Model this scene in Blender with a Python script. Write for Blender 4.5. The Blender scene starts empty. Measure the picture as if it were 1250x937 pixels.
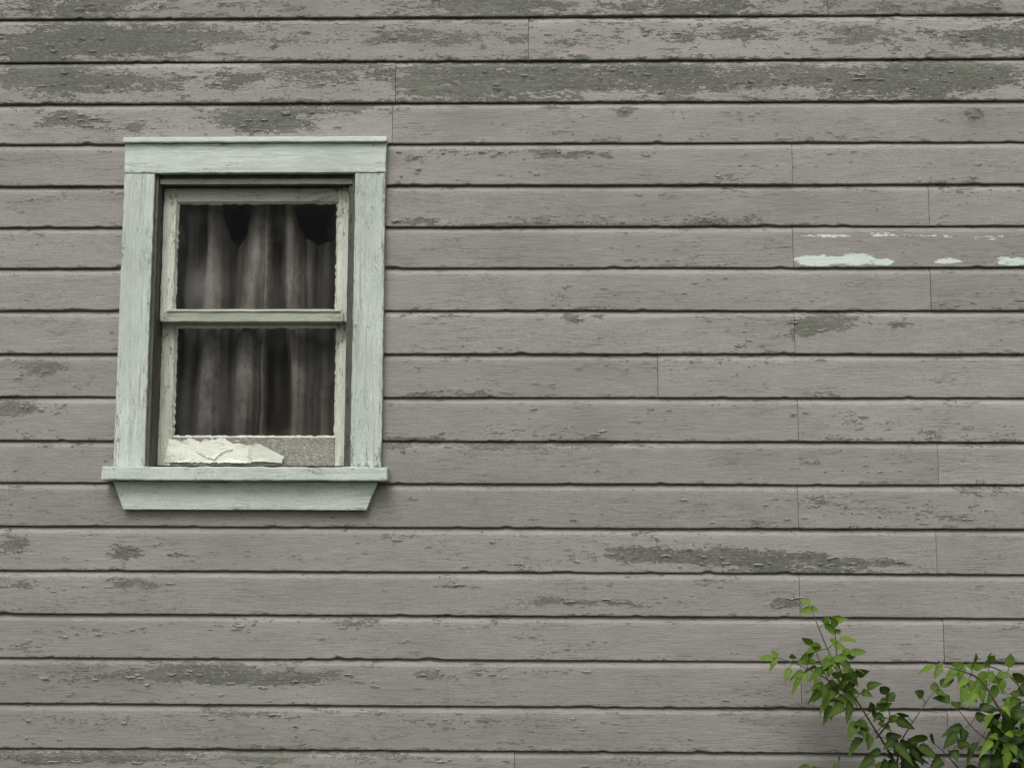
import bpy, bmesh, math, random
import numpy as np
from mathutils import Vector, Matrix, noise
random.seed(7); np.random.seed(7)
scene=bpy.context.scene
# ---------------------------------------------------------------- camera
F=1736.1
R=(Matrix.Rotation(math.radians(1.34),3,'Z') @ Matrix.Rotation(math.radians(90+7.1),3,'X') @ Matrix.Rotation(0.0038,3,'Z'))
CAM=Vector((0,-4.17,1.6))
cd=bpy.data.cameras.new('camera'); cam=bpy.data.objects.new('camera',cd); scene.collection.objects.link(cam)
cd.lens=50; cd.sensor_width=36; cd.clip_end=500
cam.matrix_world=Matrix.Translation(CAM) @ R.to_4x4()
scene.camera=cam
def W(px,py,y=0.0):
    """survey: world point on the vertical plane at depth y measured from the photograph"""
    d=R @ Vector(((px-625)/F,-(py-468.5)/F,-1))
    t=(y-CAM.y)/d.y
    return CAM+d*t
def WX(px,py,y=0.0): return W(px,py,y).x
def WZ(px,py,y=0.0): return W(px,py,y).z

# ---------------------------------------------------------------- node helper
class NT:
    def __init__(s,name):
        s.m=bpy.data.materials.new(name); s.m.use_nodes=True; s.t=s.m.node_tree; s.t.nodes.clear()
        s.out=s.t.nodes.new('ShaderNodeOutputMaterial')
        s.b=s.t.nodes.new('ShaderNodeBsdfPrincipled'); s.t.links.new(s.b.outputs[0],s.out.inputs[0])
    def set(s,sock,v):
        if isinstance(v,(int,float)): sock.default_value=v
        elif isinstance(v,(tuple,list)):
            if len(v)==3 and sock.type=='RGBA': v=(*v,1)
            sock.default_value=v
        else: s.t.links.new(v,sock)
    def math(s,op,a,b=0.0,c=0.0,clamp=False):
        n=s.t.nodes.new('ShaderNodeMath'); n.operation=op; n.use_clamp=clamp
        s.set(n.inputs[0],a); s.set(n.inputs[1],b); s.set(n.inputs[2],c); return n.outputs[0]
    def obj(s):
        return s.t.nodes.new('ShaderNodeTexCoord').outputs['Object']
    def attr(s,name,out='Fac'):
        n=s.t.nodes.new('ShaderNodeAttribute'); n.attribute_name=name; return n.outputs[out]
    def mapv(s,v,scale,loc=(0,0,0)):
        n=s.t.nodes.new('ShaderNodeMapping'); s.set(n.inputs['Vector'],v); n.inputs['Scale'].default_value=scale; n.inputs['Location'].default_value=loc; return n.outputs[0]
    def noise(s,v,scale=1,detail=4,rough=.55,dist=0):
        n=s.t.nodes.new('ShaderNodeTexNoise'); s.set(n.inputs['Vector'],v); n.inputs['Scale'].default_value=scale
        n.inputs['Detail'].default_value=detail; n.inputs['Roughness'].default_value=rough; n.inputs['Distortion'].default_value=dist; return n.outputs[0]
    def rng(s,v,a,b,c=0.0,d=1.0):
        n=s.t.nodes.new('ShaderNodeMapRange'); s.set(n.inputs[0],v); 
        for i,x in enumerate((a,b,c,d)): s.set(n.inputs[i+1],x)
        return n.outputs[0]
    def mix(s,f,a,b,mode='MIX'):
        n=s.t.nodes.new('ShaderNodeMix'); n.data_type='RGBA'; n.blend_type=mode
        s.set(n.inputs[0],f); s.set(n.inputs[6],a); s.set(n.inputs[7],b); return n.outputs[2]
    def vadd(s,a,b):
        n=s.t.nodes.new('ShaderNodeVectorMath'); n.operation='ADD'; s.set(n.inputs[0],a); s.set(n.inputs[1],b); return n.outputs[0]
    def comb(s,x,y,z):
        n=s.t.nodes.new('ShaderNodeCombineXYZ'); s.set(n.inputs[0],x); s.set(n.inputs[1],y); s.set(n.inputs[2],z); return n.outputs[0]
    def bump(s,h,strength=1,dist=.001):
        n=s.t.nodes.new('ShaderNodeBump'); s.set(n.inputs['Height'],h); n.inputs['Strength'].default_value=strength; n.inputs['Distance'].default_value=dist
        s.t.links.new(n.outputs[0],s.b.inputs['Normal'])

def paint_mat(name,paint,paint2,wood,wood2,vertical=False,thr=.66,sc=1.0,white=False,crackamt=.6,rough=.7,dw=.24,flake_shade_amt=.45,grime_amt=.35,streak=0.0):
    m=NT(name)
    o=m.obj(); rnd=m.attr('rnd')
    off=m.comb(m.math('MULTIPLY',rnd,37.0),m.math('MULTIPLY',rnd,11.0),m.math('MULTIPLY',rnd,53.0))
    v=m.vadd(o,off)
    def S(a,b):
        return (b*sc,b*sc,a*sc) if vertical else (a*sc,b*sc,b*sc)
    n1=m.noise(m.mapv(v,S(13,48)),1,6,.76)
    n2=m.noise(m.mapv(v,S(60,230)),1,2,.7)
    cb=m.math('ADD',m.math('MULTIPLY',n1,.64),m.math('MULTIPLY',n2,.36))
    cb=m.math('ADD',cb,m.math('MULTIPLY',m.attr('dens'),dw))
    mask=m.rng(cb,thr,thr+.010)
    lit_rim=m.math('SUBTRACT',m.rng(cb,thr-.014,thr-.005),mask,clamp=True)
    c1=m.noise(m.mapv(v,S(7,170)),1,2,.6)
    cw=m.noise(m.mapv(v,S(4,16),(3,5,8)),1,1,.6)
    crk=m.math('SUBTRACT',1.0,m.rng(m.math('ABSOLUTE',m.math('SUBTRACT',c1,.5)),.003,.014),clamp=True)
    crk=m.math('MULTIPLY',crk,m.rng(cw,.47,.62,0,crackamt))
    grain=m.noise(m.mapv(v,S(16,420)),1,2,.7)
    mott=m.noise(m.mapv(v,S(3,8)),1,3,.65)
    speck=m.noise(v,300,1,.6)
    tone=m.attr('tone')
    col=m.mix(m.rng(mott,.3,.7),paint,paint2)
    g=m.math('MULTIPLY',m.rng(grain,.25,.75,.82,1.16),m.rng(speck,.3,.7,.86,1.13))
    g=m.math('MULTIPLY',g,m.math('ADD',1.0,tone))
    col=m.mix(1.0,col,m.comb(g,g,g),'MULTIPLY')
    gr=m.noise(m.mapv(v,S(1.5,3.5),(9,2,1)),1,5,.74)
    grime=m.math('MULTIPLY',m.rng(gr,.46,.70),m.rng(speck,.35,.6,.3,1.0))
    col=m.mix(m.math('MULTIPLY',grime,grime_amt),col,(.13,.125,.108))
    if streak:
        st=m.noise(m.mapv(v,S(3.2,130),(2,7,4)),1,3,.7)
        sm=m.math('MULTIPLY',m.rng(st,.50,.64,0,streak),m.rng(mott,.38,.60,1.0,.2))
        col=m.mix(sm,col,wood2)
    if white:
        wa=m.attr('white')
        wv=m.math('ADD',m.math('MULTIPLY',n1,.55),m.math('MULTIPLY',n2,.35))
        wv=m.math('ADD',wv,m.math('MULTIPLY',wa,.5))
        wm=m.rng(wv,.74,.75)
        col=m.mix(wm,col,(.60,.68,.62))
    woodg=m.noise(m.mapv(v,S(9,280),(1,1,4)),1,3,.7)
    wc=m.mix(m.rng(woodg,.3,.68),wood,wood2)
    wc=m.mix(m.rng(mott,.42,.62,.45,0),wc,tuple(c*.6 for c in wood))
    # thin chalky remnants of primer clinging to bare wood
    wc=m.mix(m.math('MULTIPLY',m.rng(n2,.54,.62),.45),wc,tuple(c*.9 for c in paint))
    col=m.mix(m.math('MULTIPLY',lit_rim,.5),col,tuple(min(1,c*1.25) for c in paint))  # lifted paint edge catching the light, painted as a paler border
    col=m.mix(crk,col,tuple(c*.4 for c in wood))
    mm=mask if not white else m.math('MULTIPLY',mask,m.math('SUBTRACT',1.0,wm,clamp=True))
    col=m.mix(mm,col,wc)
    flake_shade=m.math('MULTIPLY',m.rng(cb,thr-.002,thr+.004),m.math('SUBTRACT',1.0,m.rng(cb,thr+.010,thr+.018),clamp=True))
    col=m.mix(m.math('MULTIPLY',flake_shade,flake_shade_amt),col,tuple(c*.35 for c in wood))  # shadow under curled flake edges, painted into the base colour
    m.set(m.b.inputs['Base Color'],col)
    m.b.inputs['Roughness'].default_value=rough
    m.b.inputs['Specular IOR Level'].default_value=.3
    h=m.math('SUBTRACT',m.math('ADD',m.math('MULTIPLY',grain,.45),m.math('MULTIPLY',n1,1.0)),m.math('MULTIPLY',mask,1.0))
    m.bump(h,1.0,.0018)
    return m.m

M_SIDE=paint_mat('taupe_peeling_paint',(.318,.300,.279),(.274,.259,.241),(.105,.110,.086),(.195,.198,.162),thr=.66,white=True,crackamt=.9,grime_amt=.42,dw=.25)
M_MINT=paint_mat('mint_weathered_paint_h',(.62,.69,.62),(.53,.60,.535),(.22,.25,.20),(.34,.38,.315),thr=.655,sc=1.4,crackamt=.9,flake_shade_amt=.3,streak=.6)
M_MINTV=paint_mat('mint_weathered_paint_v',(.58,.64,.585),(.48,.54,.495),(.20,.225,.19),(.32,.355,.305),vertical=True,thr=.64,sc=1.4,crackamt=1.0,flake_shade_amt=.3,streak=.85)
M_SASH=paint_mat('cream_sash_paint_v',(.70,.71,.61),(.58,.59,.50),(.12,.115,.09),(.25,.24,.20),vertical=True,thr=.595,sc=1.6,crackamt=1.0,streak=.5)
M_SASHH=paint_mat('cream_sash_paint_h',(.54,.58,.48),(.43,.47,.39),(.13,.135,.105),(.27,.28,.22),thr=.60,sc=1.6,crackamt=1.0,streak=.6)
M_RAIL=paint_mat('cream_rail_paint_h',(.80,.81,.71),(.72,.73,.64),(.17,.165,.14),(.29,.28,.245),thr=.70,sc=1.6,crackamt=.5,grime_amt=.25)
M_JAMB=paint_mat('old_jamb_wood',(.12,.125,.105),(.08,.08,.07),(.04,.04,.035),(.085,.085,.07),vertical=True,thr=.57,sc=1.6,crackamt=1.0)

def simple(name,col,rough=.8,nz=None):
    m=NT(name)
    n=m.noise(m.obj(),nz or 8,3,.6)
    c=m.mix(m.rng(n,.3,.7),col,tuple(x*.65 for x in col)); m.set(m.b.inputs['Base Color'],c); m.b.inputs['Roughness'].default_value=rough
    m.bump(n,.5,.003); return m.m
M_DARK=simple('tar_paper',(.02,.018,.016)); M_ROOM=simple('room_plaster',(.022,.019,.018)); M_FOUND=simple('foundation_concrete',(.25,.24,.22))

# ---------------------------------------------------------------- helpers
def finish(name,verts,faces,mat,attrs=None,smooth=False,parent=None):
    me=bpy.data.meshes.new(name); me.from_pydata([tuple(v) for v in verts],[],faces); me.update()
    if attrs:
        for k,a in attrs.items():
            at=me.attributes.new(k,'FLOAT','POINT'); at.data.foreach_set('value',np.array(a,dtype=np.float32))
    for k in ('rnd','tone','dens'):
        if k not in me.attributes:
            at=me.attributes.new(k,'FLOAT','POINT'); val=random.random() if k=='rnd' else 0.0
            at.data.foreach_set('value',np.full(len(me.vertices),val,dtype=np.float32))
    me.materials.append(mat)
    if smooth:
        for p in me.polygons: p.use_smooth=True
    ob=bpy.data.objects.new(name,me); scene.collection.objects.link(ob)
    if parent: ob.parent=parent
    return ob
def empty(name):
    e=bpy.data.objects.new(name,None); scene.collection.objects.link(e); return e

def slab(name,quad,y0,y1,mat,parent,bevel=.002,jit=.0008,tone=0.0,dens=0.0,step=.02,edge=.10):
    bl,br,tr,tl=[Vector((q[0],0,q[1])) for q in quad]
    L=max((br-bl).length,(tr-tl).length); H=max((tl-bl).length,(tr-br).length)
    nx=max(4,int(L/step)); nz=max(4,int(H/step))
    V=[];Fc=[];D=[]
    seed=random.random()*50
    for k,y in enumerate((y0,y1)):
        for j in range(nz+1):
            for i in range(nx+1):
                a=bl.lerp(br,i/nx); b=tl.lerp(tr,i/nx); p=a.lerp(b,j/nz); p.y=y
                p.x+=jit*noise.noise(Vector((p.x*30+seed,p.z*30,1)))*1.6
                p.z+=jit*noise.noise(Vector((p.x*30,p.z*30+seed,7)))*1.6
                if k==0: p.y+=jit*noise.noise(Vector((p.x*12,p.z*12,seed)))*1.5
                V.append(p); D.append(dens+(edge if i in(0,nx) or j in(0,nz) else 0)+.30*noise.noise(Vector((p.x*5+seed,p.z*5,3))))
    n=(nx+1)*(nz+1)
    I=lambda i,j,k:k*n+j*(nx+1)+i
    for j in range(nz):
        for i in range(nx):
            Fc.append((I(i,j,0),I(i+1,j,0),I(i+1,j+1,0),I(i,j+1,0)))
            Fc.append((I(i,j,1),I(i,j+1,1),I(i+1,j+1,1),I(i+1,j,1)))
    for i in range(nx):
        Fc.append((I(i,0,0),I(i,0,1),I(i+1,0,1),I(i+1,0,0)))
        Fc.append((I(i,nz,0),I(i+1,nz,0),I(i+1,nz,1),I(i,nz,1)))
    for j in range(nz):
        Fc.append((I(0,j,0),I(0,j+1,0),I(0,j+1,1),I(0,j,1)))
        Fc.append((I(nx,j,0),I(nx,j,1),I(nx,j+1,1),I(nx,j+1,0)))
    r=random.random()
    ob=finish(name,V,Fc,mat,{'rnd':[r]*len(V),'tone':[tone]*len(V),'dens':D},parent=parent)
    if bevel:
        b=ob.modifiers.new('bevel','BEVEL'); b.width=bevel; b.segments=2; b.limit_method='ANGLE'; b.angle_limit=math.radians(50)
    return ob
def rect(x0,x1,z0,z1): return [(x0,z0),(x1,z0),(x1,z1),(x0,z1)]

# ---------------------------------------------------------------- siding
EL=[(22,18),(76,71),(127,122),(176,173),(226,225),(277,275),(328,325),(379,378),(432,431),(485,484),(538,538),(589,591),(642,645),(697,699),(749,753),(803,807),(859,864),(912,920)]
zs=[(WZ(0,a)+WZ(1250,b))/2 for a,b in EL]
pitch0=zs[0]-zs[1]
top=[zs[0]+pitch0*k for k in range(7,0,-1)]
bot=[zs[-1]-.1285*k for k in range(1,8)]
allz=top+zs+bot
base=len(top)
joints={1:[645],2:[483],3:[479],4:[967],5:[1134],6:[968],7:[1136],8:[970],9:[803],10:[974],11:[1145],12:[974],13:[1143],14:[976],15:[1152],16:[978],17:[1157],18:[628],0:[1010]}
spots=[
(20,8,60,14,.45),(110,5,60,14,.75),(300,8,90,12,.35),(590,6,110,12,.75),(840,6,90,12,.7),(1050,8,90,10,.4),(1200,8,60,10,.5),
(95,50,75,20,1.2),(215,48,65,17,.9),(20,62,40,10,.7),(330,45,60,12,.45),(480,42,60,12,.5),(590,45,60,10,.4),(720,45,60,12,.35),(880,42,100,12,.5),(1060,44,60,12,.4),(1210,46,60,12,.9),
(75,100,55,18,1.2),(190,100,60,14,.35),(370,92,75,16,.6),(540,100,65,20,1.05),(650,97,70,20,1.0),(800,95,90,20,.9),(900,98,60,14,.5),(1080,98,90,18,.95),(1180,95,70,14,.7),(980,95,50,14,.4),(280,98,30,12,.45),(15,95,20,10,.5),
(320,149,62,14,1.4),(85,147,38,9,1.1),(165,156,10,5,.9),(360,132,90,6,.95),(20,150,25,8,.4),(430,133,40,7,.6),(1190,141,14,9,1.1),(762,138,9,5,1.1),(150,160,60,8,.3),
(690,189,80,6,.85),(560,185,60,5,.5),(905,216,50,4,.5),(500,196,25,6,.5),(512,270,28,5,1.0),(590,277,45,4,.95),(700,275,50,4,.5),(860,268,50,6,.5),
(50,450,30,9,1.3),(20,499,24,9,1.3),(75,500,25,6,.5),(1005,393,40,11,1.05),(985,408,20,9,.8),(700,388,12,6,.95),(730,386,8,5,.95),(1085,395,40,5,.5),(520,385,40,5,.5),
(1040,510,20,6,.5),(500,535,40,4,.6),(560,480,60,4,.5),(720,541,45,5,.95),(600,545,60,4,.6),(690,528,60,4,.4),(480,545,20,5,.6),
(1150,628,90,11,.55),(1000,610,60,10,.4),(1200,600,60,8,.5),(925,636,40,6,.45),
(870,679,75,10,1.1),(760,677,55,9,.8),(960,684,60,9,.9),(1060,687,70,8,.75),(640,690,50,6,.45),(15,666,20,12,1.1),(150,674,25,8,.95),(230,680,40,6,.5),(500,657,60,4,.5),
(960,735,18,8,1.4),(160,713,35,5,.9),(20,715,30,6,.6),(680,734,45,5,.9),(760,736,40,4,.6),(560,715,40,4,.5),(880,710,30,5,.5),
(435,760,18,5,1.1),(290,765,40,4,.6),(100,770,60,5,.6),(655,778,25,5,.5),(30,790,30,6,.5),
(235,822,60,11,1.0),(340,827,75,9,1.1),(120,825,60,8,.5),(525,823,14,5,1.0),(555,838,12,5,.6),(50,820,40,8,.4),(700,820,40,4,.5),(600,825,70,5,.5),
(100,880,80,6,.45),(300,872,80,5,.45),(560,880,60,5,.45),(60,925,70,8,.85),(320,922,35,9,1.2),(190,925,60,6,.7),(480,925,60,6,.5),(800,930,80,5,.4),(940,862,40,4,.45)]
whites=[(1000,318,36,8,1.0),(1045,317,30,8,1.0),(1078,320,14,5,1.0),(1156,319,22,4.5,1.0),(1235,319,24,6,1.0),(1010,288,45,4.0,.68),(1080,286,50,3.4,.68),(1200,290,60,3.4,.68),(1140,287,40,3.2,.62),(975,300,5,8,.5)]
def conv(sp): 
    out=[]
    for cx,cy,rx,ry,s in sp:
        p=W(cx,cy); out.append((p.x,p.z,rx*.0024,ry*.0024,s))
    return out
spots=conv(spots); whites=conv(whites)
zR0=zs[2]
XL,XR=-4.2,4.2
cutL,cutR=WX(160,390),WX(450,390)
V=[];Fc=[];A={'rnd':[],'tone':[],'dens':[],'white':[]}
def board(x0,x1,z0,z1,row,tone,rnd,step):
    h=z1-z0
    prof=[(.016,0),(.0035,-.0005),(.0008,.0008),(0,.0026)]
    nf=9
    zt=h-.0205
    for k in range(1,nf+1): prof.append((0,.0032+(zt-.0032)*k/nf))
    prof+=[(.0003,h-.0193),(.0092,h-.0050),(.0100,h-.0037),(.0140,h-.0034),(.0155,h+.006)]
    n=max(2,int((x1-x0)/step)); xs=np.linspace(x0,x1,n+1)
    b0=len(V); P=len(prof)
    lean=random.uniform(-.0006,.0020); off=random.uniform(-.0006,.0010)
    for i,x in enumerate(xs):
        wav=noise.noise(Vector((x*1.3,row*7.7,rnd*9)))*.0022+noise.noise(Vector((x*7,row*3.1,rnd*5)))*.0008
        eb=noise.noise(Vector((x*2.0,row*5.5,3)))*.0020+noise.noise(Vector((x*26,row*2.2,8)))*.0009
        chip=max(0,noise.noise(Vector((x*22,row*9.1,21)))-.28)*.012
        for k,(y,z) in enumerate(prof):
            t=1-z/h
            yy=y-(lean*t+off)-wav*(1 if y<.012 else 0)
            zz=z0+z
            if k<=3: zz+=eb+chip*(1 if k>=1 else 0)
            if k>=len(prof)-4: zz+=noise.noise(Vector((x*9,row*1.7,44)))*.001
            V.append((x,yy,zz))
            dn=0.0
            for (cx,cz,rx,rz,s) in spots:
                if abs(x-cx)<rx*2.2 and abs(zz-cz)<rz*2.2:
                    q=((x-cx)/rx)**2+((zz-cz)/rz)**2
                    dn+=s*math.exp(-q**1.1*.8)
            wn=0.0
            for (cx,cz,rx,rz,s) in whites:
                if abs(x-cx)<rx*2.2 and abs(zz-cz)<rz*2.2:
                    q=((x-cx)/rx)**2+((zz-cz)/rz)**2
                    wn=max(wn,s*math.exp(-q**1.5*.8))
            base_d=.24 if z0>=zR0-.01 else .09
            base_d+=.35*max(0,noise.noise(Vector((x*2.2,zz*9,rnd*20))))+.10*noise.noise(Vector((x*9,zz*30,rnd*20)))
            if z<.012: base_d+=.30
            elif z>h-.03: base_d+=.14
            # tone gets darker toward the lower boards
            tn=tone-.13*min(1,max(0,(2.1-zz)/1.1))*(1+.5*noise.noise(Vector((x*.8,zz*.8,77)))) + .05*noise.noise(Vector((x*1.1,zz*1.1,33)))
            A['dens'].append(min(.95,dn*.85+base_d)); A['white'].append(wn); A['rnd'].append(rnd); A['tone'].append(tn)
    for i in range(n):
        for k in range(P-1):
            a=b0+i*P+k; Fc.append((a,a+P,a+P+1,a+1))
    for s_,i in ((0,0),(1,n)):
        ids=[b0+i*P+k for k in range(P)]
        bb=len(V)
        for k in range(P):
            v=V[ids[k]]; V.append((v[0],.0175,v[2]))
            for key in A: A[key].append(A[key][ids[k]])
        for k in range(P-1):
            f=(ids[k],ids[k+1],bb+k+1,bb+k); Fc.append(f if s_==0 else f[::-1])
for r in range(1,len(allz)):
    z0=allz[r]; z1=allz[r-1]; row=r-base
    js=[WX(j,(EL[min(row,17)][0]-26)) for j in joints.get(row,[])] if 0<=row<=18 else [random.uniform(-1,1)]
    ends=[XL]+sorted(js+[random.uniform(-3.2,-2.4),random.uniform(2.3,3.4)])+[XR]
    for a,b in zip(ends[:-1],ends[1:]):
        segs=[(a+.0007,b-.0007)]
        if 4<=row<=11:
            out=[]
            for s0,s1 in segs:
                if s1<=cutL or s0>=cutR: out.append((s0,s1)); continue
                if s0<cutL: out.append((s0,cutL))
                if s1>cutR: out.append((cutR,s1))
            segs=out
        tone=random.uniform(-.07,.07); rnd=random.random()
        if row<=2: tone+=.03
        for s0,s1 in segs:
            if s1-s0>.01:
                vis=(s1>-1.9 and s0<1.9 and -1<=row<=19)
                board(s0,s1,z0,z1,row,tone,rnd,.009 if vis else .05)
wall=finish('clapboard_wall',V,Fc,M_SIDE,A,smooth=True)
wall.data.set_sharp_from_angle(angle=math.radians(20))
# loose curled paint chips standing off the boards
CV=[];CF=[]
def chipmesh(x,z,w,h,curl):
    n=6; b=len(CV); sd=random.random()*90
    for i in range(n+1):
        t=i/n; px_=x+w*(t-.5)
        hh=h*(.35+.65*math.sin(math.pi*min(1,max(0,t*.9+.05))))*(1+.7*noise.noise(Vector((t*4,sd,0))))
        zt=z+.003*noise.noise(Vector((t*3,sd,4)))
        for j,(dy,s) in enumerate(((-.0008,0),(-.0012-curl*.3,.5),(-.0016-curl,1))):
            CV.append((px_,-.0020+dy,zt-hh*s))
    for i in range(n):
        for j in range(2):
            a=b+i*3+j; CF.append((a,a+1,a+4,a+3))
rs=random.Random(5)
def tryflake(x,z,w,h,c_):
    rw=[q for q in range(1,len(allz)) if allz[q]<=z<allz[q-1]]
    if not rw: return
    z0=allz[rw[0]]; z1=allz[rw[0]-1]
    if not (z0+.012<z<z1-.024): return
    if WX(140,390)<x<WX(474,390) and WZ(300,624)<z<WZ(300,168): return
    chipmesh(x,z,w,h,c_)
for (cx,cz,rx,rz,s) in spots:
    for _ in range(int(s*rx*50)):
        tryflake(rs.gauss(cx,rx*.75),rs.gauss(cz,rz*.7),rs.uniform(.006,.034),rs.uniform(.001,.0034),rs.uniform(.0004,.002))
for _ in range(260):
    x=rs.uniform(-1.7,1.7); z=rs.uniform(.9,3.4)
    for q in range(rs.randint(1,4)):
        tryflake(x+rs.gauss(0,.05),z+rs.gauss(0,.006),rs.uniform(.005,.022),rs.uniform(.0007,.002),rs.uniform(.0003,.0014))
chips=finish('paint_chips',CV,CF,M_SIDE,{'dens':[-1.0]*len(CV),'white':[0.0]*len(CV)},parent=wall)
zt_,zb_=WZ(300,206),WZ(300,585)
def box(name,x0,x1,y0,y1,z0,z1,mat,parent):
    V=[(x,y,z) for x in(x0,x1) for y in(y0,y1) for z in(z0,z1)]
    Fq=[(0,1,3,2),(4,6,7,5),(0,4,5,1),(2,3,7,6),(0,2,6,4),(1,5,7,3)]
    return finish(name,V,Fq,mat,parent=parent)
zlo,zhi=allz[-1],allz[0]
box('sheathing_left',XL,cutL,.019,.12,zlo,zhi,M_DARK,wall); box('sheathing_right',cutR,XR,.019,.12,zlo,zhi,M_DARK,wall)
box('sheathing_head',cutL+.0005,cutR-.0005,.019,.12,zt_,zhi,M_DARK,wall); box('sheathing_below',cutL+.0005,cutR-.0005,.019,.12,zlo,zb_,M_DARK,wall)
box('foundation',XL,XR,.03,.3,-.1,zlo-.004,M_FOUND,wall)
box('water_table',XL,XR,-.02,.028,zlo-.06,zlo-.006,M_SIDE,wall)
rx0,rx1,rz0,rz1=-2.6,1.4,.6,3.4
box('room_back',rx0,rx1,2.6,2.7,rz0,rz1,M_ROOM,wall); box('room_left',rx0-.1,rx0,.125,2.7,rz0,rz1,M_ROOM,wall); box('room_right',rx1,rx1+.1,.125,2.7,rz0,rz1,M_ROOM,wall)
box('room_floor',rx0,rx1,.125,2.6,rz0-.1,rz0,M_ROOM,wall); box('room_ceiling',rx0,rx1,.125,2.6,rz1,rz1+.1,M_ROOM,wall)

# ---------------------------------------------------------------- window
win=empty('sash_window')
yc=-.024
xl0,xl1=WX(145,390,yc),WX(182.5,390,yc); xr0,xr1=WX(430.5,390,yc),WX(468,390,yc)
zh0,zh1=WZ(311,211,yc),WZ(311,175.5,yc); zcap=WZ(311,168.5,yc)
zs1,zs0=WZ(300,569.5,yc-.02),WZ(300,586.5,yc-.02)
slab('casing_left',rect(xl0,xl1,zs1,zh0-.0012),yc,-.001,M_MINTV,win,step=.012,dens=.12,edge=.28)
slab('casing_right',rect(xr0,xr1,zs1,zh0-.0012),yc,-.001,M_MINTV,win,step=.012,dens=.16,edge=.34,tone=-.03)
slab('casing_head',rect(xl0-.001,xr1+.001,zh0,zh1),yc-.002,-.001,M_MINT,win,step=.012,dens=.08,edge=.28)
slab('drip_cap',rect(xl0-.004,xr1+.004,zh1+.0015,zcap),yc-.014,.0,M_MINT,win,bevel=.003,tone=.05)
slab('sill',rect(WX(124.5,578,yc-.03),WX(473,578,yc-.03),zs0,zs1-.001),yc-.036,.05,M_MINT,win,bevel=.0035,jit=.0020,tone=-.04,dens=.2)
slab('apron',[(WX(150,622,yc),WZ(300,622,yc)),(WX(447,622,yc),WZ(300,622,yc)),(WX(461,588,yc),zs0-.001),(WX(137.5,588,yc),zs0-.001)],yc+.002,-.001,M_MINT,win,edge=.25,dens=.1)
yu=.034; yl=.072
ux0,ux1,ux2,ux3=WX(197.5,310,yu),WX(213.5,310,yu),WX(411.5,310,yu),WX(425.5,310,yu)
zu=[WZ(311,p,yu) for p in (229,246,379.5,393)]
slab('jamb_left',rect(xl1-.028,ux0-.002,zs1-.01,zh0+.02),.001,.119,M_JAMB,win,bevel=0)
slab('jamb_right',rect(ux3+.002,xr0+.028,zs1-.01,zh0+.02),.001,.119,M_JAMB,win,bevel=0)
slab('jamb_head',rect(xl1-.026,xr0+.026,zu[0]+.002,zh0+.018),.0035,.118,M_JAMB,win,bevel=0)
slab('blind_stop_left',rect(xl1-.003,xl1+.010,zs1,zh0-.004),-.012,.0005,M_JAMB,win,bevel=.001)
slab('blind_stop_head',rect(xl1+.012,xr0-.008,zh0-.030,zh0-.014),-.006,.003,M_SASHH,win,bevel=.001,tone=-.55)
slab('blind_stop_right',rect(xr0-.010,xr0+.003,zs1,zh0-.004),-.010,.0005,M_JAMB,win,bevel=.001)
def sash(n,x0,x1,x2,x3,zt,zgt,zgb,zb,y,th):
    slab(n+'_stile_left',rect(x0,x1,zb,zt),y,y+th,M_SASH,win,bevel=.002,jit=.0016,dens=.08)
    slab(n+'_stile_right',rect(x2,x3,zb,zt),y,y+th,M_SASH,win,bevel=.002,jit=.0016,dens=.02)
    slab(n+'_rail_top',rect(x1,x2,zgt,zt-.001),y+.001,y+th-.001,M_SASHH,win,bevel=.002)
    g=.006
    pv=[];pf=[]
    o=[(x1,zgb),(x2,zgb),(x2,zgt),(x1,zgt)]
    i=[(x1+g,zgb+g),(x2-g,zgb+g),(x2-g,zgt-g),(x1+g,zgt-g)]
    N=50
    for e in range(4):
        for k in range(N):
            t=k/N; a=o[e];b=o[(e+1)%4];c=i[e];d=i[(e+1)%4]
            j=noise.noise(Vector((e*9+t*30,y*99,2)))*.0045
            pv.append((a[0]+(b[0]-a[0])*t,y+.002,a[1]+(b[1]-a[1])*t))
            px=c[0]+(d[0]-c[0])*t; pz=c[1]+(d[1]-c[1])*t
            if e in(0,2): pz+=j
            else: px+=j
            pv.append((px,y+.013,pz))
    T=4*N
    for k in range(T):
        a=2*k;b=2*((k+1)%T); pf.append((a,b,b+1,a+1))
    finish(n+'_putty',pv,pf,M_SASH,parent=win)
sash('upper',ux0,ux1,ux2,ux3,zu[0],zu[1],zu[2],zu[3]+.002,yu,.034)
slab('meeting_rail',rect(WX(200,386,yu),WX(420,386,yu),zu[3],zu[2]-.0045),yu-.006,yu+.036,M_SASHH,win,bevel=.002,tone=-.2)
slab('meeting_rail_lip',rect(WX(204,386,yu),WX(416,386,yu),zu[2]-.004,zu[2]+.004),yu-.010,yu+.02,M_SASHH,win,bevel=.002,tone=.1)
lx0,lx1,lx2,lx3=WX(195.5,465,yl),WX(211.5,465,yl),WX(410.5,465,yl),WX(424,465,yl)
zl=[WZ(305,p,yl) for p in (385,397.5,533.5,567)]
sash('lower',lx0,lx1,lx2,lx3,zl[0],zl[1],zl[2],zl[3]-.004,yl,.034)
slab('lower_rail',rect(lx1,lx2,zl[3]-.004,zl[2]),yl+.001,yl+.034,M_RAIL,win,bevel=.002,dens=1.3,edge=0)
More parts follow.
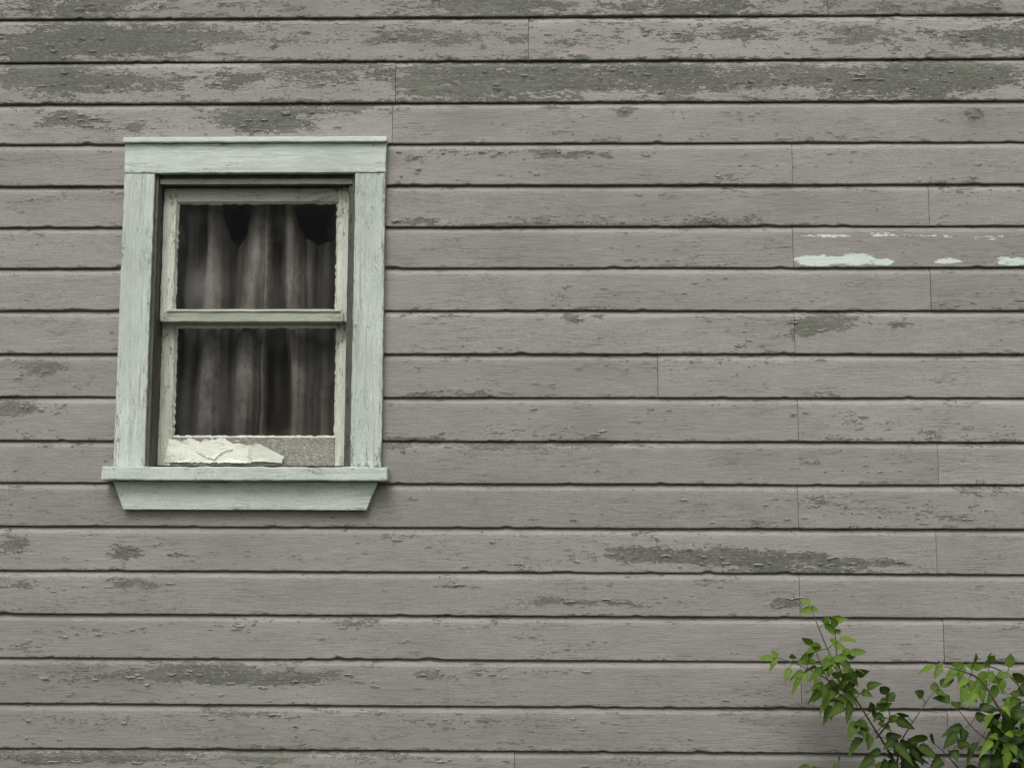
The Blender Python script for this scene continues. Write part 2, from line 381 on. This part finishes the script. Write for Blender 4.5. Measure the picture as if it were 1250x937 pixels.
def skin(name,pts,y,lift,seed,tone=0.0,fr=30,jag=1.0):
    c=[W(a,b,y) for a,b in pts]; out=[]
    for k,p in enumerate(c):
        q=c[(k+1)%len(c)]; n=max(1,int((q-p).length/.004))
        for s in range(n):
            r=p.lerp(q,s/n); r.x+=jag*.003*noise.noise(Vector((r.x*140,r.z*140,seed))); r.z+=jag*.005*noise.noise(Vector((r.x*110,r.z*110,seed+5))); out.append(r)
    cen=sum(out,Vector())/len(out); n=len(out); V=[tuple(cen)]; Fq=[]
    rings=[.4,.8,1.0]
    for ri,f in enumerate(rings):
        for r in out:
            p=cen.lerp(r,f); p.y-=lift*(f**6)*max(0,noise.noise(Vector((r.x*fr,r.z*fr,seed+2)))+.2)*2+.0005*noise.noise(Vector((p.x*60,p.z*60,seed)))
            V.append(tuple(p))
    for k in range(n):
        Fq.append((0,1+k,1+(k+1)%n))
        for ri in range(2):
            a=1+ri*n; b=a+n; Fq.append((a+k,b+k,b+(k+1)%n,a+(k+1)%n))
    ob=finish(name,V,Fq,M_RAIL,{'dens':[-.15]*len(V),'tone':[tone]*len(V)},parent=win,smooth=False); s_=ob.modifiers.new('thick','SOLIDIFY'); s_.thickness=.001
skin('paint_skin',[(207,535),(222,539),(232,534),(244,540),(250,536),(262,537),(272,533),(280,540),(296,541),(306,546),(311,556),(306,565),(200,564),(204,548)],yl-.0015,.004,1.0)
skin('paint_skin_upper_layer',[(245,540),(258,538),(281,541),(284,548),(270,553),(262,561),(248,556),(238,549)],yl-.0045,.004,4.0,.03)
skin('paint_flap',[(303,543),(316,541),(331,549),(347,557),(344,565),(322,563),(306,564)],yl-.004,.006,9.0,-.10,fr=14,jag=.5)
# glass
g=NT('old_window_glass'); t=g.t
tr=t.nodes.new('ShaderNodeBsdfTransparent'); tr.inputs[0].default_value=(.94,.95,.93,1)
gl=t.nodes.new('ShaderNodeBsdfGlossy'); gl.inputs['Roughness'].default_value=.04
df=t.nodes.new('ShaderNodeBsdfDiffuse'); df.inputs[0].default_value=(.42,.41,.38,1)
fr=t.nodes.new('ShaderNodeFresnel'); fr.inputs[0].default_value=1.2
m1=t.nodes.new('ShaderNodeMixShader'); m2=t.nodes.new('ShaderNodeMixShader')
t.links.new(fr.outputs[0],m1.inputs[0]); t.links.new(tr.outputs[0],m1.inputs[1]); t.links.new(gl.outputs[0],m1.inputs[2])
dn=g.noise(g.mapv(g.obj(),(9,9,5)),1,5,.7); dn2=g.noise(g.obj(),120,2,.7)
dust=g.math('ADD',g.rng(dn,.50,.78,.0,.08),g.math('MULTIPLY',g.attr('haze'),g.rng(dn,.3,.7,.3,1.5)))
dust=g.math('ADD',dust,g.rng(dn2,.68,.74,0,.12))
t.links.new(dust,m2.inputs[0]); t.links.new(m1.outputs[0],m2.inputs[1]); t.links.new(df.outputs[0],m2.inputs[2])
t.links.new(m2.outputs[0],g.out.inputs[0])
hz=[(255,352,22,24,.24),(310,350,14,26,.08),(352,350,10,22,.06),(225,500,14,30,.05),(275,480,14,30,.03)]
for nm,a,b,c,d,y in (('glass_upper',ux1,ux2,zu[2],zu[1],yu+.015),('glass_lower',lx1,lx2,zl[2],zl[1],yl+.015)):
    gv=[];gf=[];ga=[];N=28
    H=[(W(p,q,y),rx*.0024,ry*.0024,s) for p,q,rx,ry,s in hz]
    for i in range(N+1):
        for j in range(N+1):
            x=a+(b-a)*i/N; z=c+(d-c)*j/N
            h=sum(s*math.exp(-((x-p.x)/rx)**2-((z-p.z)/ry)**2) for p,rx,ry,s in H)
            ed=min(x-a,b-x,z-c,d-z); h+=.07*math.exp(-ed/.008)
            gv.append((x,y+.0004*noise.noise(Vector((x*9,z*9,1))),z)); ga.append(h)
    for i in range(N):
        for j in range(N):
            k=i*(N+1)+j; gf.append((k,k+N+1,k+N+2,k+1))
    finish(nm,gv,gf,g.m,{'haze':ga},smooth=True,parent=win)

# ---------------------------------------------------------------- curtain (thin net cloth, opaque where it bunches)
c=NT('faded_curtain_cloth')
nn=c.noise(c.mapv(c.obj(),(9,3,4)),1,5,.7); n3=c.noise(c.mapv(c.obj(),(900,10,900)),1,1,.5); n4=c.noise(c.obj(),45,3,.75)
col=c.mix(c.rng(nn,.38,.62),(.21,.185,.17),(.44,.405,.38))
col=c.mix(c.rng(n4,.48,.7,0,.45),col,(.12,.10,.09))
k=c.rng(n3,.3,.7,.82,1.14); col=c.mix(1.0,col,c.comb(k,k,k),'MULTIPLY')
# paler upper half, darker lower half
sx=c.t.nodes.new('ShaderNodeSeparateXYZ'); c.t.links.new(c.obj(),sx.inputs[0])
fz=c.rng(sx.outputs[2],WZ(300,520,.12),WZ(300,330,.12),.72,1.15); col=c.mix(1.0,col,c.comb(fz,fz,fz),'MULTIPLY')
c.set(c.b.inputs['Base Color'],col); c.b.inputs['Roughness'].default_value=.95; c.b.inputs['Specular IOR Level'].default_value=.1
trn=c.t.nodes.new('ShaderNodeBsdfTransparent'); mx=c.t.nodes.new('ShaderNodeMixShader')
c.set(mx.inputs[0],c.attr('fold')); c.t.links.new(trn.outputs[0],mx.inputs[1]); c.t.links.new(c.b.outputs[0],mx.inputs[2]); c.t.links.new(mx.outputs[0],c.out.inputs[0])
ycu=.125
keys=[(190,250),(218,247),(232,247),(239,268),(246,246),(266,248),(270,272),(277,290),(287,300),(296,286),(301,250),(326,246),(331,270),(336,248),(355,248),(360,272),(369,288),(385,296),(402,290),(412,270),(420,250),(440,247)]
kx=[a for a,b in keys]; kz=[b for a,b in keys]
pl=[(203,8,8,.015,-4,.2,.2),(226,5,10,.02,-5,.40,.34),(254,8,17,.05,-6,.95,.60),(287,4,8,.015,4,.36,.45),(312,14,11,.05,-14,.95,.75),(323,2.5,4,.03,-2,1.0,.65),(347,6,14,.045,14,.98,.85),(373,5,9,.02,8,.34,.30),(395,12,6,.02,2,.26,.46),(420,10,10,.015,0,.15,.2)]
V=[];Fc=[];fo=[];nx=320;nz=80
zbot=WZ(305,600,ycu)
for i in range(nx+1):
    px=190+(440-190)*i/nx
    tp=np.interp(px,kx,kz)
    x=WX(px,390,ycu); zt=WZ(px,tp,ycu)
    for j in range(nz+1):
        s=j/nz; z=zt+(zbot-zt)*s
        d=0; op=.09
        for (cx,wl,wr,a,dr,o0,o1) in pl:
            cc=cx+dr*s*1.2+9*noise.noise(Vector((cx,s*2.6,0)))*s
            ww=(wl if px<cc else wr)*(1+.4*s+.5*noise.noise(Vector((cx,s*2.4,5))))
            q=abs(px-cc)/max(2,ww); e=math.exp(-q**2.2)
            d+=a*e*(1-.25*s); op=max(op,(o0+(o1-o0)*s)*e)
        op+=.10*s+.14*noise.noise(Vector((x*14,z*4,3)))+.10*noise.noise(Vector((x*70,z*3,8)))
        d+=.010*noise.noise(Vector((x*24,z*2.5,1)))+.006*noise.noise(Vector((x*75,z*4,4)))
        V.append((x+.005*noise.noise(Vector((x*12,z*6,9))),ycu+.05-d,z)); fo.append(max(.05,min(1,op)))
for i in range(nx):
    for j in range(nz):
        a=i*(nz+1)+j; Fc.append((a,a+1,a+nz+2,a+nz+1))
curt=finish('curtain',V,Fc,c.m,{'fold':fo},smooth=True)

# ---------------------------------------------------------------- vine
def leafmat(name,a,b):
    m=NT(name); rn=m.attr('lr'); mid=m.attr('mid')
    n=m.noise(m.obj(),60,2,.6)
    col=m.mix(rn,a,b); col=m.mix(m.rng(n,.4,.7,0,.3),col,tuple(x*.5 for x in a))
    col=m.mix(m.math('MULTIPLY',mid,.22),col,tuple(min(1,x*1.6) for x in b))
    m.set(m.b.inputs['Base Color'],col); m.b.inputs['Roughness'].default_value=.6; m.b.inputs['Specular IOR Level'].default_value=.2
    tl=m.t.nodes.new('ShaderNodeBsdfTranslucent'); m.set(tl.inputs[0],col)
    mx=m.t.nodes.new('ShaderNodeMixShader'); mx.inputs[0].default_value=.25
    m.t.links.new(m.b.outputs[0],mx.inputs[1]); m.t.links.new(tl.outputs[0],mx.inputs[2]); m.t.links.new(mx.outputs[0],m.out.inputs[0])
    return m.m
ML=leafmat('vine_leaf',(.008,.020,.007),(.115,.195,.022))
M_STEM=simple('vine_stem',(.06,.07,.03))
vine=empty('climbing_vine')
LV=[];LF=[];LA={'lr':[],'mid':[]}
def leaf(p,d,up,L,w,lr):
    d=d.normalized(); side=d.cross(up)
    if side.length<1e-3: side=Vector((1,0,0))
    side.normalize(); nrm=side.cross(d).normalized()
    st=12; b=len(LV); droop=random.uniform(.15,.6)*L; fold=random.uniform(.1,.5); tw=random.uniform(-.5,.5)
    for k in range(st+1):
        t=k/st
        ww=w*(math.sin(math.pi*min(1,t**.62))**.8)*(1-.2*t) if 0<t<1 else .0004
        if k%2==1 and k>2: ww*=1.22
        cen=p+d*(L*t)-Vector((0,0,1))*droop*t*t
        sd=(side*math.cos(tw*t)+nrm*math.sin(tw*t))
        wavy=.06*L*math.sin(k*1.7+lr*9)
        LV.extend([cen+sd*ww+nrm*(ww*fold+wavy*.2),cen,cen-sd*ww+nrm*(ww*fold-wavy*.2)])
        LA['lr']+= [lr]*3; LA['mid']+=[0,1,0]
    for k in range(st):
        a=b+3*k; LF.extend([(a,a+1,a+4,a+3),(a+1,a+2,a+5,a+4)])
SV=[];SF=[]
def tube(pts,r0,r1,seg=6):
    n=len(pts); b=len(SV)
    for i,p in enumerate(pts):
        t=(pts[min(i+1,n-1)]-pts[max(i-1,0)]).normalized()
        a=t.cross(Vector((0,1,0.01))).normalized(); c_=t.cross(a).normalized(); r=r0+(r1-r0)*i/(n-1)
        for k in range(seg):
            an=2*math.pi*k/seg; SV.append(p+a*math.cos(an)*r+c_*math.sin(an)*r)
    for i in range(n-1):
        for k in range(seg):
            SF.append((b+i*seg+k,b+i*seg+(k+1)%seg,b+(i+1)*seg+(k+1)%seg,b+(i+1)*seg+k))
def smooth(pts,m_=6):
    out=[]
    P=[pts[0]]+pts+[pts[-1]]
    for i in range(1,len(P)-2):
        for k in range(m_):
            t=k/m_; p0,p1,p2,p3=P[i-1],P[i],P[i+1],P[i+2]
            out.append(.5*((2*p1)+(p2-p0)*t+(2*p0-5*p1+4*p2-p3)*t*t+(3*p1-p0-3*p2+p3)*t**3))
    out.append(pts[-1]); return out
def rv(a): return Vector((random.uniform(-a,a),random.uniform(-a,a),random.uniform(-a,a)))
def compound(p,d,n,LL,lr):
    d=d.normalized(); pts=[p]; q=p.copy(); dd=d.copy()
    for k in range(n+1):
        dd=(dd+Vector((0,-.05,-.18))).normalized(); q=q+dd*LL*.42; pts.append(q.copy())
    tube(pts,.0012,.0007,4)
    up=Vector((0,-1,.35))+rv(.6)
    for k in range(1,n+1):
        t=(pts[k+1]-pts[k-1]).normalized(); sd=t.cross(up).normalized()
        for s in(-1,1):
            if random.random()<.15: continue
            leaf(pts[k],t*.75+sd*s*.9+rv(.25),up+rv(.5),LL*random.uniform(.6,1.1),LL*.24,min(1,max(0,lr+random.uniform(-.3,.25))))
    leaf(pts[-1],dd+rv(.2),up+rv(.4),LL*random.uniform(.95,1.2),LL*.26,min(1,max(0,lr+random.uniform(-.25,.25))))
def stem(pts,r0,r1,lr0,lr1,LL0,LL1,gap=.06,nl=(1,1),skip=0.0,start=0.0):
    P=smooth([Vector(p) for p in pts]); tube(P,r0,r1)
    L=[0]
    for a,b in zip(P[:-1],P[1:]): L.append(L[-1]+(b-a).length)
    T=L[-1]; s=start*T+.01; side=1
    while s<T-.005:
        i=max(k for k in range(len(L)) if L[k]<=s); i=min(i,len(P)-2)
        p=P[i].lerp(P[i+1],(s-L[i])/max(1e-6,L[i+1]-L[i])); t=(P[i+1]-P[i]).normalized(); u=s/T
        sd=t.cross(Vector((0,1,0))).normalized()
        for q in (side,-side):
            if random.random()<skip: continue
            compound(p,t*.35+sd*q*.8+Vector((0,random.uniform(-.7,.1),.02)),random.randint(*nl),LL0+(LL1-LL0)*u,lr0+(lr1-lr0)*u)
        s+=gap*random.uniform(.8,1.3); side=-side
    tip=(P[-1]-P[-3]).normalized(); compound(P[-1],tip,1,LL1,lr1)
def w(px,py,d): return W(px,py,-d)
G=Vector((1.55,-.18,0.0))
stem([G,w(1150,1120,.2),w(1110,965,.13)],.009,.004,.1,.2,.06,.06,gap=.14)
stem([w(1110,965,.13),w(1090,925,.13),w(1062,880,.14),w(1040,845,.15),w(1018,808,.14),w(1003,775,.13),w(994,752,.11)],.0032,.0012,.0,1.0,.058,.046,gap=.050,nl=(1,1),skip=.05)
stem([w(1040,848,.15),w(1012,830,.17),w(985,815,.16),w(955,804,.14)],.002,.001,.5,1.0,.046,.036,gap=.045,nl=(0,1),skip=.1)
stem([w(1028,850,.13),w(1012,832,.19),w(998,800,.2)],.002,.001,.5,.9,.048,.042,gap=.04,nl=(0,1),skip=.05)
stem([w(1030,835,.13),w(1022,800,.19),w(1020,780,.2)],.002,.001,.45,.85,.046,.040,gap=.045,nl=(0,1),skip=.1)
stem([w(1095,930,.13),w(1100,905,.17),w(1115,880,.18),w(1135,850,.17)],.0028,.0012,.0,.3,.058,.050,gap=.055,nl=(0,1),skip=.15)
stem([w(1070,900,.13),w(1085,880,.17),w(1085,865,.18)],.0028,.0012,.0,.1,.058,.052,gap=.055,nl=(0,1),skip=.15)
stem([w(1075,990,.13),w(1045,955,.16),w(1005,937,.15)],.003,.0015,.5,.95,.048,.042,gap=.045,nl=(0,1))
stem([G,w(1280,1150,.2),w(1262,960,.14),w(1238,900,.17),w(1218,862,.2),w(1195,828,.19),w(1158,814,.17)],.008,.0015,0,.9,.066,.046,gap=.055,nl=(1,1),start=.4)
stem([w(1270,960,.14),w(1262,880,.17),w(1245,838,.16),w(1215,815,.15),w(1185,812,.15)],.004,.0012,0,.9,.060,.046,gap=.055,nl=(0,1))
stem([w(1262,960,.12),w(1220,915,.22),w(1190,890,.22),w(1175,872,.2)],.003,.0015,0,.1,.068,.056,gap=.05,nl=(0,1),skip=.15)
stem([w(1200,1000,.12),w(1175,945,.2),w(1150,915,.2)],.003,.0015,0,.1,.068,.056,gap=.05,nl=(0,1),skip=.1)
stem([w(1240,980,.12),w(1232,920,.14),w(1240,870,.12)],.003,.0015,0,.1,.070,.060,gap=.05,nl=(1,1))
stem([w(1280,980,.12),w(1262,900,.12),w(1252,855,.12)],.003,.0015,0,.1,.070,.060,gap=.055,nl=(1,1))
stem([w(1300,980,.12),w(1290,930,.2),w(1255,905,.24),w(1225,900,.26)],.003,.0015,.6,1.0,.052,.042,gap=.05,nl=(0,1))
stem([w(1300,1000,.1),w(1330,900,.15),w(1320,830,.17)],.004,.0015,0,.6,.06,.05,gap=.06)
stem([G,w(1380,1180,.18),w(1340,980,.15)],.007,.004,0,.2,.065,.06,gap=.10)
finish('leaves',LV,LF,ML,LA,smooth=True,parent=vine)
finish('stems',SV,SF,M_STEM,smooth=True,parent=vine)

# ---------------------------------------------------------------- ground
gm=NT('grass_ground'); n=gm.noise(gm.obj(),3,6,.7); n2=gm.noise(gm.obj(),60,3,.7)
gc=gm.mix(gm.rng(n,.35,.65),(.05,.075,.025),(.09,.085,.05)); gc=gm.mix(gm.rng(n2,.4,.65,0,.6),gc,(.03,.05,.015))
gm.set(gm.b.inputs['Base Color'],gc); gm.b.inputs['Roughness'].default_value=.95; gm.bump(n2,1,.03)
finish('ground',[(-200,-200,0),(200,-200,0),(200,200,0),(-200,200,0)],[(0,1,2,3)],gm.m)

# ---------------------------------------------------------------- light
wd=bpy.data.worlds.new('World'); scene.world=wd; wd.use_nodes=True; t=wd.node_tree; bg=t.nodes['Background']
sk=t.nodes.new('ShaderNodeTexSky'); sk.sky_type='NISHITA'; sk.sun_disc=False
EL_,AZ=math.radians(56),math.radians(195)
sk.sun_elevation=EL_; sk.sun_rotation=AZ; sk.dust_density=6; sk.air_density=1.2; sk.ozone_density=1
hs=t.nodes.new('ShaderNodeHueSaturation'); hs.inputs['Saturation'].default_value=.15
t.links.new(sk.outputs[0],hs.inputs['Color']); t.links.new(hs.outputs[0],bg.inputs[0]); bg.inputs[1].default_value=.14
sd=bpy.data.lights.new('sun','SUN'); sd.energy=1.4; sd.angle=math.radians(30); sd.color=(1,.97,.92)
so=bpy.data.objects.new('sun',sd); scene.collection.objects.link(so)
dirn=Vector((math.sin(AZ)*math.cos(EL_),math.cos(AZ)*math.cos(EL_),math.sin(EL_)))
so.rotation_euler=dirn.to_track_quat('Z','Y').to_euler()
so.location=(0,-6,8)
scene.view_settings.view_transform='Standard'; scene.view_settings.look='None'; scene.view_settings.exposure=0
